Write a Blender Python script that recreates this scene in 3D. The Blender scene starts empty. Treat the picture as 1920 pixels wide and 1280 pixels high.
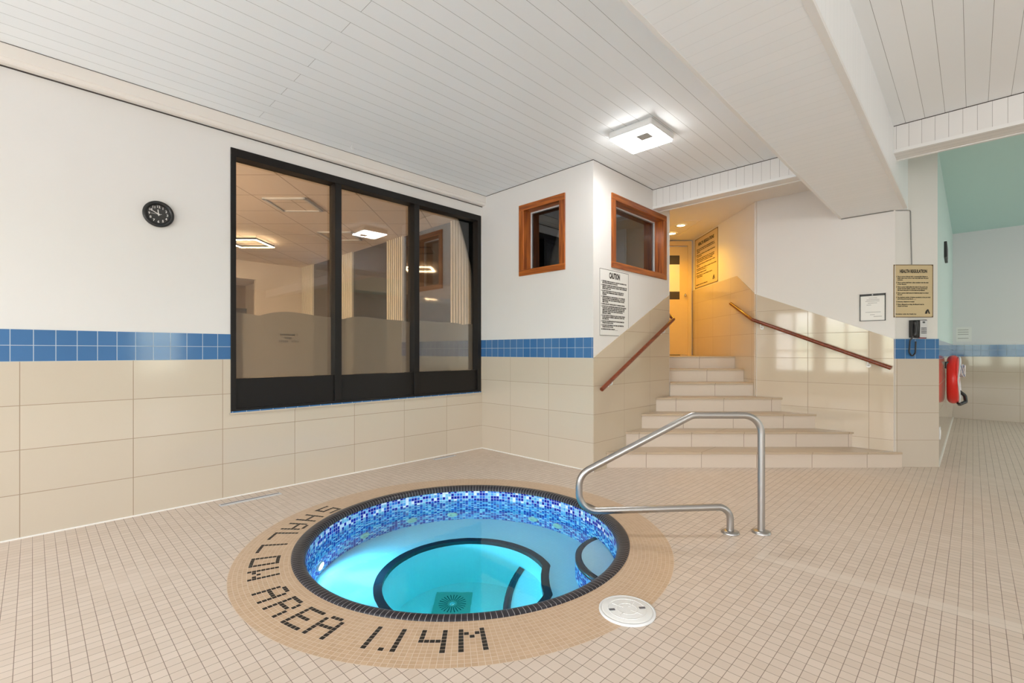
import bpy, bmesh, math, random
from mathutils import Vector, Matrix
random.seed(7)
S = bpy.context.scene
COL = S.collection
PI = math.pi
# ---------------------------------------------------------------- camera
ANG = math.radians(44.43)                       # room +X axis lies this far right of the view axis
F2 = Vector((math.cos(ANG), math.sin(ANG), 0))  # view axis on the floor
R2 = Vector((math.sin(ANG), -math.cos(ANG), 0)) # to the right of the view axis
UP = Vector((0, 0, 1))
cam_d = bpy.data.cameras.new('camera'); cam = bpy.data.objects.new('camera', cam_d); COL.objects.link(cam)
cam.location = (0, 0, 1.2); cam.rotation_euler = (PI / 2, 0, -(PI / 2 - ANG))
cam_d.sensor_width = 36; cam_d.lens = 881.5 / 1920 * 36; cam_d.shift_y = 19 / 1920; cam_d.clip_start = 0.05
S.camera = cam
# ---------------------------------------------------------------- world, light, exposure
S.view_settings.view_transform = 'Standard'; S.view_settings.look = 'None'
S.view_settings.gamma = 1; S.view_settings.use_curve_mapping = False
S.view_settings.exposure = 1.27
SKY = 5.1
w = bpy.data.worlds.new('world'); S.world = w; w.use_nodes = True
nt = w.node_tree; nt.nodes.clear()
tc = nt.nodes.new('ShaderNodeTexCoord'); sx = nt.nodes.new('ShaderNodeSeparateXYZ')
rp = nt.nodes.new('ShaderNodeValToRGB'); bg = nt.nodes.new('ShaderNodeBackground'); wo = nt.nodes.new('ShaderNodeOutputWorld')
ma = nt.nodes.new('ShaderNodeMath'); ma.operation = 'MULTIPLY_ADD'; ma.inputs[1].default_value = .5; ma.inputs[2].default_value = .5
nt.links.new(tc.outputs['Generated'], sx.inputs[0]); nt.links.new(sx.outputs['Z'], ma.inputs[0]); nt.links.new(ma.outputs[0], rp.inputs[0])
cr = rp.color_ramp; cr.elements[0].position = 0; cr.elements[0].color = (.58, .575, .56, 1)
cr.elements[1].position = 1; cr.elements[1].color = (.80, .88, 1, 1)
for p, c in ((.47, (.60, .595, .57, 1)), (.50, (.50, .53, .42, 1)), (.515, (.55, .62, .50, 1)), (.54, (.94, .975, 1, 1))):
    e = cr.elements.new(p); e.color = c
nt.links.new(rp.outputs[0], bg.inputs[0]); bg.inputs[1].default_value = SKY; nt.links.new(bg.outputs[0], wo.inputs[0])

def portal(name, loc, rot, sx_, sy_):
    l = bpy.data.lights.new(name, 'AREA'); l.shape = 'RECTANGLE'; l.size = sx_; l.size_y = sy_; l.cycles.is_portal = True
    o = bpy.data.objects.new(name, l); o.location = loc; o.rotation_euler = rot; COL.objects.link(o)
WZ0, WZ1 = 0.62, 2.36                       # sill and head of the daylight windows
portal('daylight_rear', (-2.92, -1.2, 1.5), (0, -PI / 2, 0), 1.9, 11.2)
portal('daylight_side', (2.4, -7.12, 1.5), (PI / 2, 0, 0), 1.1, 1.9)
portal('daylight_side', (10.82, -7.12, 1.5), (PI / 2, 0, 0), 1.6, 1.9)
S.cycles.use_denoising = True
S.cycles.max_bounces = 14; S.cycles.diffuse_bounces = 6; S.cycles.transparent_max_bounces = 16
S.cycles.sample_clamp_indirect = 6

# ---------------------------------------------------------------- materials
MATS = {}
def _new(name):
    m = bpy.data.materials.new(name); m.use_nodes = True; MATS[name] = m
    n = m.node_tree.nodes; return m, m.node_tree, n['Principled BSDF']
def mat(name, col, rough=.5, metal=0., spec=.5, coat=0., emit=None, es=0., noise=0., nscale=6., bump=0., bscale=60.):
    m, t, b = _new(name)
    b.inputs['Base Color'].default_value = (*col, 1); b.inputs['Roughness'].default_value = rough
    b.inputs['Metallic'].default_value = metal; b.inputs['Specular IOR Level'].default_value = spec
    b.inputs['Coat Weight'].default_value = coat; b.inputs['Coat Roughness'].default_value = .05
    if emit: b.inputs['Emission Color'].default_value = (*emit, 1); b.inputs['Emission Strength'].default_value = es
    if noise or bump:
        co = t.nodes.new('ShaderNodeTexCoord')
    if noise:
        nz = t.nodes.new('ShaderNodeTexNoise'); nz.inputs['Scale'].default_value = nscale; nz.inputs['Detail'].default_value = 4
        mx = t.nodes.new('ShaderNodeMix'); mx.data_type = 'RGBA'
        mx.inputs[6].default_value = (*[c * (1 - noise) for c in col], 1); mx.inputs[7].default_value = (*[min(1, c * (1 + noise)) for c in col], 1)
        t.links.new(co.outputs['Object'], nz.inputs['Vector']); t.links.new(nz.outputs['Fac'], mx.inputs[0]); t.links.new(mx.outputs[2], b.inputs['Base Color'])
    if bump:
        nb = t.nodes.new('ShaderNodeTexNoise'); nb.inputs['Scale'].default_value = bscale
        bp = t.nodes.new('ShaderNodeBump'); bp.inputs['Strength'].default_value = bump; bp.inputs['Distance'].default_value = .003
        t.links.new(co.outputs['Object'], nb.inputs['Vector']); t.links.new(nb.outputs['Fac'], bp.inputs['Height']); t.links.new(bp.outputs[0], b.inputs['Normal'])
    return m
def tile(name, w_, h_, u0, v0, c1, c2, grout, mortar, rough=.15, spec=.5, offset=0., grout2=None, gscale=1.5, bump=.25, ramp=None, coat=0., wave=0.):
    """rectangular tiles laid out on the mesh's UV map, which is in metres"""
    m, t, b = _new(name); L = t.links.new
    uv = t.nodes.new('ShaderNodeUVMap'); uv.uv_map = 'uv'
    mp = t.nodes.new('ShaderNodeMapping'); mp.inputs['Location'].default_value = (-u0, -v0, 0)
    br = t.nodes.new('ShaderNodeTexBrick'); br.offset = offset; br.squash = 1; br.offset_frequency = 2
    br.inputs['Scale'].default_value = 1; br.inputs['Mortar Size'].default_value = mortar; br.inputs['Mortar Smooth'].default_value = .1
    br.inputs['Bias'].default_value = 0; br.inputs['Brick Width'].default_value = w_; br.inputs['Row Height'].default_value = h_
    L(uv.outputs[0], mp.inputs[0]); L(mp.outputs[0], br.inputs['Vector'])
    mx = t.nodes.new('ShaderNodeMix'); mx.data_type = 'RGBA'
    if ramp:
        br.inputs['Color1'].default_value = (0, 0, 0, 1); br.inputs['Color2'].default_value = (1, 1, 1, 1); br.inputs['Mortar'].default_value = (.5, .5, .5, 1)
        rm = t.nodes.new('ShaderNodeValToRGB'); rm.color_ramp.interpolation = 'CONSTANT'
        for i, (p, c) in enumerate(ramp):
            e = rm.color_ramp.elements[i] if i < 2 else rm.color_ramp.elements.new(p)
            e.position = p; e.color = (*c, 1)
        L(br.outputs['Color'], rm.inputs[0]); L(rm.outputs[0], mx.inputs[6])
    else:
        br.inputs['Color1'].default_value = (*c1, 1); br.inputs['Color2'].default_value = (*c2, 1); br.inputs['Mortar'].default_value = (*c1, 1)
        L(br.outputs['Color'], mx.inputs[6])
    mx.inputs[7].default_value = (*grout, 1)
    if grout2:
        nz = t.nodes.new('ShaderNodeTexNoise'); nz.inputs['Scale'].default_value = gscale; nz.inputs['Detail'].default_value = 3
        rg = t.nodes.new('ShaderNodeValToRGB'); rg.color_ramp.elements[0].position = .52; rg.color_ramp.elements[1].position = .72
        rg.color_ramp.elements[0].color = (*grout, 1); rg.color_ramp.elements[1].color = (*grout2, 1)
        L(uv.outputs[0], nz.inputs['Vector']); L(nz.outputs['Fac'], rg.inputs[0]); L(rg.outputs[0], mx.inputs[7])
    L(br.outputs['Fac'], mx.inputs[0]); L(mx.outputs[2], b.inputs['Base Color'])
    mr = t.nodes.new('ShaderNodeMapRange'); mr.inputs[3].default_value = rough; mr.inputs[4].default_value = max(rough, .6)
    L(br.outputs['Fac'], mr.inputs[0]); L(mr.outputs[0], b.inputs['Roughness'])
    b.inputs['Specular IOR Level'].default_value = spec; b.inputs['Coat Weight'].default_value = coat
    if bump:
        bp = t.nodes.new('ShaderNodeBump'); bp.invert = True; bp.inputs['Strength'].default_value = bump; bp.inputs['Distance'].default_value = .002
        L(br.outputs['Fac'], bp.inputs['Height'])
        L(bp.outputs[0], b.inputs['Normal'])
    return m
def wood(name, c1, c2, rough=.35, axis=0, coat=.06):
    m, t, b = _new(name); L = t.links.new
    co = t.nodes.new('ShaderNodeTexCoord'); mp = t.nodes.new('ShaderNodeMapping')
    sc = [40, 40, 40]; sc[axis] = 2.5; mp.inputs['Scale'].default_value = sc
    nz = t.nodes.new('ShaderNodeTexNoise'); nz.inputs['Scale'].default_value = 1; nz.inputs['Detail'].default_value = 5; nz.inputs['Distortion'].default_value = .6
    rm = t.nodes.new('ShaderNodeValToRGB'); rm.color_ramp.elements[0].position = .35; rm.color_ramp.elements[1].position = .68
    rm.color_ramp.elements[0].color = (*c1, 1); rm.color_ramp.elements[1].color = (*c2, 1)
    L(co.outputs['Object'], mp.inputs[0]); L(mp.outputs[0], nz.inputs['Vector']); L(nz.outputs['Fac'], rm.inputs[0]); L(rm.outputs[0], b.inputs['Base Color'])
    b.inputs['Roughness'].default_value = rough; b.inputs['Coat Weight'].default_value = coat
    return m
def glass(name, tint=(.93, .95, .94), ior=1.5, boost=1.0):
    m, t, b = _new(name); t.nodes.remove(b); L = t.links.new
    tr = t.nodes.new('ShaderNodeBsdfTransparent'); tr.inputs[0].default_value = (*tint, 1)
    gl = t.nodes.new('ShaderNodeBsdfGlossy'); gl.inputs['Roughness'].default_value = 0.0; gl.inputs[0].default_value = (.95, .97, 1, 1)
    fr = t.nodes.new('ShaderNodeFresnel'); fr.inputs[0].default_value = ior
    mu = t.nodes.new('ShaderNodeMath'); mu.operation = 'MULTIPLY'; mu.inputs[1].default_value = boost; mu.use_clamp = True
    mx = t.nodes.new('ShaderNodeMixShader'); L(fr.outputs[0], mu.inputs[0]); L(mu.outputs[0], mx.inputs[0]); L(tr.outputs[0], mx.inputs[1]); L(gl.outputs[0], mx.inputs[2])
    L(mx.outputs[0], t.nodes['Material Output'].inputs[0]); return m
def film(name, col, clear):
    m, t, b = _new(name); t.nodes.remove(b); L = t.links.new
    tr = t.nodes.new('ShaderNodeBsdfTransparent'); tl = t.nodes.new('ShaderNodeBsdfTranslucent'); tl.inputs[0].default_value = (*col, 1)
    df = t.nodes.new('ShaderNodeBsdfDiffuse'); df.inputs[0].default_value = (*col, 1)
    a = t.nodes.new('ShaderNodeMixShader'); a.inputs[0].default_value = .6; L(df.outputs[0], a.inputs[1]); L(tl.outputs[0], a.inputs[2])
    mx = t.nodes.new('ShaderNodeMixShader'); mx.inputs[0].default_value = clear; L(a.outputs[0], mx.inputs[1]); L(tr.outputs[0], mx.inputs[2])
    L(mx.outputs[0], t.nodes['Material Output'].inputs[0]); return m
def water_mat(name):
    m, t, b = _new(name); L = t.links.new
    b.inputs['Base Color'].default_value = (1, 1, 1, 1); b.inputs['Roughness'].default_value = 0; b.inputs['IOR'].default_value = 1.333
    b.inputs['Transmission Weight'].default_value = 1
    co = t.nodes.new('ShaderNodeTexCoord'); nz = t.nodes.new('ShaderNodeTexNoise'); nz.inputs['Scale'].default_value = 9
    bp = t.nodes.new('ShaderNodeBump'); bp.inputs['Strength'].default_value = .02; bp.inputs['Distance'].default_value = .02
    L(co.outputs['Object'], nz.inputs['Vector']); L(nz.outputs['Fac'], bp.inputs['Height']); L(bp.outputs[0], b.inputs['Normal'])
    va = t.nodes.new('ShaderNodeVolumeAbsorption'); va.inputs['Color'].default_value = (.03, .93, .975, 1); va.inputs['Density'].default_value = .68
    L(va.outputs[0], t.nodes['Material Output'].inputs['Volume']); return m

PAINT = (.755, .735, .71)
mat('paint_warm_white', PAINT, .55, spec=.3, noise=.02, nscale=2.5)
mat('paint_mint', (.62, .77, .75), .5, spec=.3)
mat('paint_mint_ceiling', (.56, .78, .75), .6, spec=.2)
mat('paint_far_grey', (.74, .745, .765), .5, spec=.3)
mat('trim_cream', (.80, .755, .70), .45)
mat('white_caulk', (.85, .83, .78), .4)
mat('steel', (.47, .455, .44), .33, metal=1.)
mat('chrome', (.75, .75, .76), .12, metal=1.)
mat('black_paint', (.010, .008, .007), .4, spec=.3)
mat('black_plastic', (.014, .014, .015), .35)
mat('white_plastic', (.80, .80, .79), .35)
mat('silver_plastic', (.62, .62, .63), .35)
mat('grey_key', (.12, .12, .13), .4)
mat('red_mark', (.35, .02, .04), .4)
mat('buoy_red', (.80, .022, .014), .32)
mat('rope_white', (.72, .74, .76), .8)
mat('rope_blue', (.22, .36, .55), .8)
mat('sign_white', (.80, .79, .76), .4)
mat('sign_tan', (.62, .49, .29), .4)
mat('sign_brown', (.14, .085, .035), .45)
mat('ink', (.02, .016, .012), .5)
mat('ink_grey', (.42, .41, .40), .6)
mat('clock_face', (.035, .033, .032), .4)
mat('clock_white', (.80, .78, .74), .5)
mat('mirror_dark', (.16, .135, .12), .06, metal=.85)
mat('room_wall', (.56, .50, .43), .5)
mat('room_dark', (.10, .085, .075), .5)
mat('room_brown', (.30, .22, .15), .5)
mat('room_floor', (.20, .15, .11), .4)
mat('flute_cream', (.60, .56, .48), .5)
mat('door_paint', (.72, .55, .26), .4)
mat('dark_void', (.05, .04, .03), .5)
mat('booth_wood', (.50, .40, .27), .55, noise=.25, nscale=3)
mat('cable_grey', (.25, .25, .24), .6)
mat('lens_grey', (.5, .5, .5), .5)
mat('lamp_white', (.9, .9, .9), .4, emit=(1, .99, .97), es=17)
mat('led_warm', (.9, .8, .6), .4, emit=(1, .76, .46), es=45)
mat('downlight_warm', (1, .8, .4), .4, emit=(1, .72, .30), es=14)
mat('pool_lamp', (.9, .95, 1), .3, emit=(.55, .80, 1), es=14)
mat('jet_cream', (.78, .75, .52), .4)
mat('drain_dark', (.30, .46, .38), .5)
mat('pool_black', (.022, .024, .035), .25)
wood('wood_orange_v', (.20, .042, .006), (.52, .145, .018), axis=2)
wood('wood_orange_x', (.20, .042, .006), (.52, .145, .018), axis=0)
wood('wood_orange_y', (.20, .042, .006), (.52, .145, .018), axis=1)
wood('rail_wood', (.13, .022, .005), (.24, .045, .012), rough=.3, axis=0, coat=.25)
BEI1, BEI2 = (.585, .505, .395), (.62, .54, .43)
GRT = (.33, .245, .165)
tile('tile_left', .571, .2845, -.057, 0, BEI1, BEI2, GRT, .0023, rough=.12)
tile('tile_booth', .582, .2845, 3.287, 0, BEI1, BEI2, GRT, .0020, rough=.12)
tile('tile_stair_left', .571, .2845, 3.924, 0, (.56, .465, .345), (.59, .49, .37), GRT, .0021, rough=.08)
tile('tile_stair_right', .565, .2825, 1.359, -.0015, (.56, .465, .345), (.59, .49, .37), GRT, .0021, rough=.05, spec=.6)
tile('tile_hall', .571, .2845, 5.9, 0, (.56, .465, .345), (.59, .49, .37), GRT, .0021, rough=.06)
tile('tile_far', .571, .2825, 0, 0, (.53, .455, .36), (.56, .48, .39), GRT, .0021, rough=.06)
BL1, BL2 = (.044, .152, .345), (.053, .170, .375)
tile('tile_blue', .1045, .1045, .0048, 1.136, BL1, BL2, (.42, .50, .58), .0022, rough=.1)
tile('tile_blue_far', .1045, .1045, .0048, 1.1235, BL1, BL2, (.30, .40, .50), .0022, rough=.08)
tile('floor_tile', .0508, .0508, 0, 0, (.62, .510, .415), (.67, .560, .465), (.23, .17, .13), .0012, rough=.38, spec=.35, grout2=(.66, .56, .46), gscale=.9)
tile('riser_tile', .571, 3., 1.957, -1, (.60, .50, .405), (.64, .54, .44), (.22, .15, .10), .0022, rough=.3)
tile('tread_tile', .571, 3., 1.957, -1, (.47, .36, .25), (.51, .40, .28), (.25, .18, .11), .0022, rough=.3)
GRV = (.24, .24, .24)
CEIL = (.86, .89, .91)
tile('ceiling_boards', 60., .1217, 1.3, .0378, CEIL, (.88, .905, .925), GRV, .0011, rough=.5, spec=.3, offset=.37, grout2=(.69, .72, .74), gscale=.8, bump=.5)
tile('soffit_boards', .085, 9., 0, -4, CEIL, (.875, .90, .92), (.70, .73, .75), .0009, rough=.5, spec=.3, bump=.12)
tile('fascia_boards', .0815, 9., .0565, -4, (.76, .75, .735), (.78, .77, .755), (.42, .40, .39), .0014, rough=.5, spec=.3, bump=.5)
tile('drop_ceiling', .60, .60, -2.344, 5.31, (.66, .56, .46), (.67, .57, .47), (.36, .28, .21), .007, rough=.7, spec=.2, bump=.0)
tile('pool_mosaic', .0249, .0249, 0, -.002, BL1, BL2, (.62, .68, .85), .0014, rough=.3, spec=.0, bump=.3, ramp=[
    (0, (.012, .022, .30)), (.37, (.035, .17, .58)), (.50, (.10, .36, .68)), (.63, (.26, .56, .76)), (.78, (.20, .50, .66)), (.87, (.80, .85, .90))])
tile('pool_pale', .025, .025, 0, 0, (.82, .87, .86), (.84, .89, .88), (.72, .78, .78), .0008, rough=.25, bump=.1)
tile('deck_ring_tile', 1., .0224, 0, 1.08, (.52, .350, .215), (.58, .405, .260), (.66, .52, .39), .0013, rough=.35, bump=.3)
tile('coping_tile', .0262, 1., 0, -.5, (.026, .024, .028), (.034, .031, .036), (.46, .44, .44), .0009, spec=.2, rough=.3, bump=.3)
tile('letter_tile', 1., .0224, 0, 1.08, (.020, .014, .016), (.030, .022, .024), (.45, .35, .26), .0010, rough=.3, bump=.2)
glass('window_glass', (.90, .90, .88), 1.5, 1.6)
glass('booth_glass', (.82, .83, .81), 1.5, 2.6)
glass('clear_glass', (.95, .97, .97), 1.5, 1.0)
film('frosted_film', (.27, .255, .23), .10)
film('frosted_print', (.20, .185, .165), .08)
water_mat('pool_water')
for nm, cols in (('deck_ring_tile', None), ('letter_tile', None)):   # these two use an integer tile count round the ring
    br = [n for n in MATS[nm].node_tree.nodes if n.type == 'TEX_BRICK'][0]; br.inputs['Brick Width'].default_value = .0245

# ---------------------------------------------------------------- mesh helpers
class MB:
    def __init__(s): s.v = []; s.f = []; s.uv = []; s.sm = []
    def poly(s, pts, uv=None, smooth=False):
        i = len(s.v); s.v += [tuple(p) for p in pts]; s.f.append(tuple(range(i, i + len(pts)))); s.uv.append(uv); s.sm.append(smooth); return s
    def grid(s, rows, closed=False, uvf=None, smooth=True):
        """rows: list of equally long lists of points"""
        i = len(s.v); n = len(rows[0])
        for r in rows: s.v += [tuple(p) for p in r]
        for a in range(len(rows) - 1):
            for b in range(n if closed else n - 1):
                c = (b + 1) % n
                s.f.append((i + a * n + b, i + a * n + c, i + (a + 1) * n + c, i + (a + 1) * n + b))
                s.uv.append([uvf(a, b), uvf(a, b + 1), uvf(a + 1, b + 1), uvf(a + 1, b)] if uvf else None); s.sm.append(smooth)
        return s
    def prism(s, pts, z0, z1, M=None, axis='z', caps=True):
        n = len(pts); i = len(s.v)
        for z in (z0, z1):
            for p in pts:
                q = Vector((p[0], p[1], z)); s.v.append(tuple(M @ q if M else q))
        for a in range(n):
            b = (a + 1) % n; s.f.append((i + a, i + b, i + n + b, i + n + a)); s.uv.append(None); s.sm.append(False)
        if caps:
            s.f.append(tuple(i + a for a in reversed(range(n)))); s.f.append(tuple(i + n + a for a in range(n))); s.uv += [None, None]; s.sm += [False, False]
        return s
    def box(s, x0, x1, y0, y1, z0, z1, M=None):
        return s.prism([(x0, y0), (x1, y0), (x1, y1), (x0, y1)], z0, z1, M)
    def tube(s, path, r, n=12, cap=True, closed=False):
        P = [Vector(p) for p in path]; rows = []; m = len(P); prev = None
        for k in range(m):
            a = P[(k - 1) % m] if (k or closed) else P[0]; b = P[(k + 1) % m] if (k < m - 1 or closed) else P[-1]
            t = (b - a).normalized()
            if prev is None:
                ref = UP if abs(t.z) < .9 else Vector((1, 0, 0)); u = t.cross(ref).normalized()
            else: u = (prev - t * prev.dot(t)).normalized()
            prev = u; v = t.cross(u); rr = r[k] if isinstance(r, (list, tuple)) else r
            rows.append([P[k] + (u * math.cos(2 * PI * j / n) + v * math.sin(2 * PI * j / n)) * rr for j in range(n)])
        if closed: rows.append(rows[0])
        s.grid(rows, closed=True)
        if cap and not closed: s.poly(rows[0]); s.poly(rows[-1])
        return s
    def lathe(s, prof, n=48, c=(0, 0, 0), M=None, smooth=True, uvr=None, cap0=False, cap1=False):
        """prof: (radius, height); turned about +z at c"""
        rows = []; d = 0; ds = [0]
        for k in range(1, len(prof)): d += math.hypot(prof[k][0] - prof[k - 1][0], prof[k][1] - prof[k - 1][1]); ds.append(d)
        for r, z in prof:
            row = []
            for j in range(n):
                q = Vector((c[0] + r * math.cos(2 * PI * j / n), c[1] + r * math.sin(2 * PI * j / n), c[2] + z)); row.append(M @ q if M else q)
            rows.append(row)
        s.grid(rows, closed=True, smooth=smooth, uvf=(lambda a, b: (uvr * 2 * PI * b / n, ds[a])) if uvr else None)
        if cap0: s.poly(rows[0])
        if cap1: s.poly(rows[-1])
        return s
    def disc(s, c, r, n=32, M=None, z=0):
        pts = [Vector((c[0] + r * math.cos(2 * PI * j / n), c[1] + r * math.sin(2 * PI * j / n), z)) for j in range(n)]
        return s.poly([M @ p if M else p for p in pts])
    def build(s, name, m, parent=None, recalc=True, bevel=0., uv=True, weld=False):
        me = bpy.data.meshes.new(name); me.from_pydata(s.v, [], s.f)
        for p, k in zip(me.polygons, s.sm): p.use_smooth = k
        if uv:
            lay = me.uv_layers.new(name='uv').data; me.calc_normals_split() if hasattr(me, 'calc_normals_split') else None
            for p, q in zip(me.polygons, s.uv):
                nn = p.normal
                for k, li in enumerate(p.loop_indices):
                    if q: lay[li].uv = q[k]; continue
                    co = me.vertices[me.loops[li].vertex_index].co
                    if abs(nn.z) > .7: lay[li].uv = (co.x, co.y)
                    else:
                        tx, ty = -nn.y, nn.x; l = math.hypot(tx, ty) or 1; tx /= l; ty /= l
                        if tx < -1e-3 or (abs(tx) <= 1e-3 and ty < 0): tx, ty = -tx, -ty
                        lay[li].uv = (co.x * tx + co.y * ty, co.z)
        if recalc or weld:
            bm = bmesh.new(); bm.from_mesh(me)
            if weld: bmesh.ops.remove_doubles(bm, verts=bm.verts, dist=1e-5)
            if recalc: bmesh.ops.recalc_face_normals(bm, faces=bm.faces)
            bm.to_mesh(me); bm.free()
        me.materials.append(MATS[m]); o = bpy.data.objects.new(name, me); COL.objects.link(o)
        if parent: o.parent = parent
        if bevel:
            b = o.modifiers.new('bevel', 'BEVEL'); b.width = bevel; b.segments = 2; b.limit_method = 'ANGLE'
        return o
def thing(name, label, cat, M=None, group=None):
    o = bpy.data.objects.new(name, None); o.empty_display_size = .1; COL.objects.link(o)
    if M: o.matrix_world = M
    return tag(o, label, cat, group)
def tag(o, label, cat, group=None):
    o['label'] = label; o['category'] = cat
    if group: o['group'] = group
    return o
def struct(o, label=None):
    o['kind'] = 'structure'
    if label: o['label'] = label
    return o
def sempty(name): 
    o = bpy.data.objects.new(name, None); COL.objects.link(o); return struct(o)
def frame(org, right, out):
    right = Vector(right).normalized(); out = Vector(out).normalized()
    M = Matrix.Identity(4)
    for i in range(3): M[i][0] = right[i]; M[i][1] = UP[i]; M[i][2] = out[i]; M[i][3] = org[i]
    return M
def DL(D, L, z=0): return F2 * D + R2 * L + UP * z
def fillet(P, r, n=7):
    P = [Vector(p) for p in P]; out = [P[0]]
    for i in range(1, len(P) - 1):
        rr = r[i - 1] if isinstance(r, (list, tuple)) else r
        a = (P[i - 1] - P[i]); b = (P[i + 1] - P[i]); la, lb = a.length, b.length; a /= la; b /= lb
        th = a.angle(b); d = rr / math.tan(th / 2); d = min(d, la * .49, lb * .49); rr = d * math.tan(th / 2)
        bis = (a + b).normalized(); c = P[i] + bis * (rr / math.sin(th / 2)); s0 = P[i] + a * d - c; s1 = P[i] + b * d - c
        for k in range(n + 1):
            f = k / n; ang = s0.angle(s1); q = (s0 * math.sin((1 - f) * ang) + s1 * math.sin(f * ang)) / math.sin(ang); out.append(c + q)
    out.append(P[-1]); return out
def text_width(t, size):
    cu = bpy.data.curves.new('measure', 'FONT'); cu.body = t; cu.size = size
    o = bpy.data.objects.new('measure', cu); COL.objects.link(o); bpy.context.view_layer.update(); d = o.dimensions.x
    bpy.data.objects.remove(o); bpy.data.curves.remove(cu); return d
def text_part(name, lines, parent, m, x, y, size, lead=None, sx_=1., align='LEFT', z=.001, bold=0., ext=.0004, fit=0.):
    """lines of lettering as one flat mesh in the parent's own plane"""
    cu = bpy.data.curves.new(name, 'FONT'); cu.body = '\n'.join(lines) if not isinstance(lines, str) else lines
    cu.size = size; cu.align_x = align; cu.space_line = (lead / size) if lead else 1.; cu.extrude = ext; cu.offset = bold; cu.resolution_u = 2
    o = bpy.data.objects.new(name, cu); COL.objects.link(o); bpy.context.view_layer.update()
    me = bpy.data.meshes.new_from_object(o.evaluated_get(bpy.context.evaluated_depsgraph_get()))
    bpy.data.objects.remove(o); bpy.data.curves.remove(cu)
    if fit: sx_ = fit / (max(v.co.x for v in me.vertices) - min(v.co.x for v in me.vertices))
    for v in me.vertices: v.co.x = v.co.x * sx_ + x; v.co.y += y; v.co.z += z
    me.materials.clear(); me.materials.append(MATS[m]); me.name = name
    o = bpy.data.objects.new(name, me); COL.objects.link(o); o.parent = parent; return o

# ---------------------------------------------------------------- the setting
XB, YL, YB, XR = 3.924, 4.369, 2.709, 6.266         # booth front, left wall, stair's left wall, stair's right wall
CZ = 3.12; YS = .262; XF = 11.707
XW, YW = -2.8, -7.0                                  # walls with the daylight windows, behind the camera
TOPW = 3.4
CT = (1.985, 2.412); RT = 1.328                      # tan mosaic ring round the tub
CP = (2.037, 2.427); RC = 1.065; RP = .99            # coping and tub
# floor with a round opening for the tub's deck ring
N = 128
circ = [(CT[0] + RT * math.cos(2 * PI * j / N), CT[1] + RT * math.sin(2 * PI * j / N), 0) for j in range(N)]
def sq(j, x0, x1, y0, y1):
    a = 2 * PI * j / N; c, s = math.cos(a), math.sin(a)
    t = min((x1 - CT[0]) / c if c > 1e-9 else 1e9, (x0 - CT[0]) / c if c < -1e-9 else 1e9, (y1 - CT[1]) / s if s > 1e-9 else 1e9, (y0 - CT[1]) / s if s < -1e-9 else 1e9)
    return (CT[0] + c * t, CT[1] + s * t, 0)
g = MB(); bx = (CT[0] - 1.6, CT[0] + 1.6, CT[1] - 1.6, CT[1] + 1.6)
g.grid([circ, [sq(j, *bx) for j in range(N)]], closed=True, smooth=False)
X0, X1, Y0, Y1 = XW, XF, YW, YL
g.poly([(X0, Y0, 0), (X1, Y0, 0), (X1, bx[2], 0), (X0, bx[2], 0)]); g.poly([(X0, bx[3], 0), (X1, bx[3], 0), (X1, Y1, 0), (X0, Y1, 0)])
g.poly([(X0, bx[2], 0), (bx[0], bx[2], 0), (bx[0], bx[3], 0), (X0, bx[3], 0)]); g.poly([(bx[1], bx[2], 0), (X1, bx[2], 0), (X1, bx[3], 0), (bx[1], bx[3], 0)])
struct(g.build('floor', 'floor_tile', recalc=False))
tile('floor_strip', .0508, .0508, 0, 0, (.655, .555, .46), (.69, .59, .495), (.50, .42, .35), .0012, rough=.35)
fs = MB().poly([(2.946, -2.6, .0006), (3.048, -2.6, .0006), (3.048, .914, .0006), (2.946, .914, .0006)]).build('repaired_strip', 'floor_strip', bpy.data.objects['floor'], recalc=False)
# left wall with the big interior window
WX0, WX1, WB, WT = 1.142, 3.898, .697, 2.883
g = MB()
g.box(-6.1, WX0, YL, YL + .15, 0, TOPW); g.box(WX1, XB + .1, YL, YL + .15, 0, TOPW); g.box(WX0, WX1, YL, YL + .15, WT, TOPW); g.box(WX0, WX1, YL, YL + .15, 0, WB)
wl = struct(g.build('wall_left', 'paint_warm_white'))
g = MB(); e = .005
g.box(XW, WX0, YL - e, YL, 0, 1.136); g.box(WX0, XB, YL - e, YL, 0, WB - .012); g.box(WX1, XB, YL - e, YL, WB - .012, 1.136); g.build('tile_wainscot', 'tile_left', wl)
g = MB(); g.box(XW, WX0, YL - e, YL, 1.136, 1.343); g.box(WX1, XB, YL - e, YL, 1.136, 1.343); g.build('tile_band', 'tile_blue', wl)
struct(MB().prism([(XW, YL - .012), (XB - .005, YL - .012), (XB - .005, YL - .004), (XW, YL - .004)], 0, .009).build('baseboard_left', 'white_caulk'))
# cornice board along the left wall
g = MB(); pr_ = [(YL, 3.004), (YL - .050, 3.004), (YL - .062, 3.012), (YL - .066, 3.03), (YL - .074, 3.036), (YL - .074, CZ), (YL, CZ)]
g.grid([[(x, a, b) for a, b in pr_] for x in (XW, XB)], closed=True, smooth=False); g.poly([(XB, a, b) for a, b in pr_]); g.poly([(XW, a, b) for a, b in pr_])
struct(g.build('trim_1', 'trim_cream'))
mat('shadow_paint', (.06, .05, .045), .9)  # dark colour standing in for the shadow at trim and ceiling joints
wt_ = bpy.data.objects['trim_1']
MB().box(XW, XB - .001, YL - .007, YL - .0005, 2.9965, 3.0035).build('painted_shadow', 'shadow_paint', wt_)  # shadow line under the cornice, painted as a dark strip
MB().box(XW, XB - .001, YL - .0755, YL - .07, CZ - .004, CZ - .0002).build('painted_shadow', 'shadow_paint', wt_)  # same painted shadow along the cornice top
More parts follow.
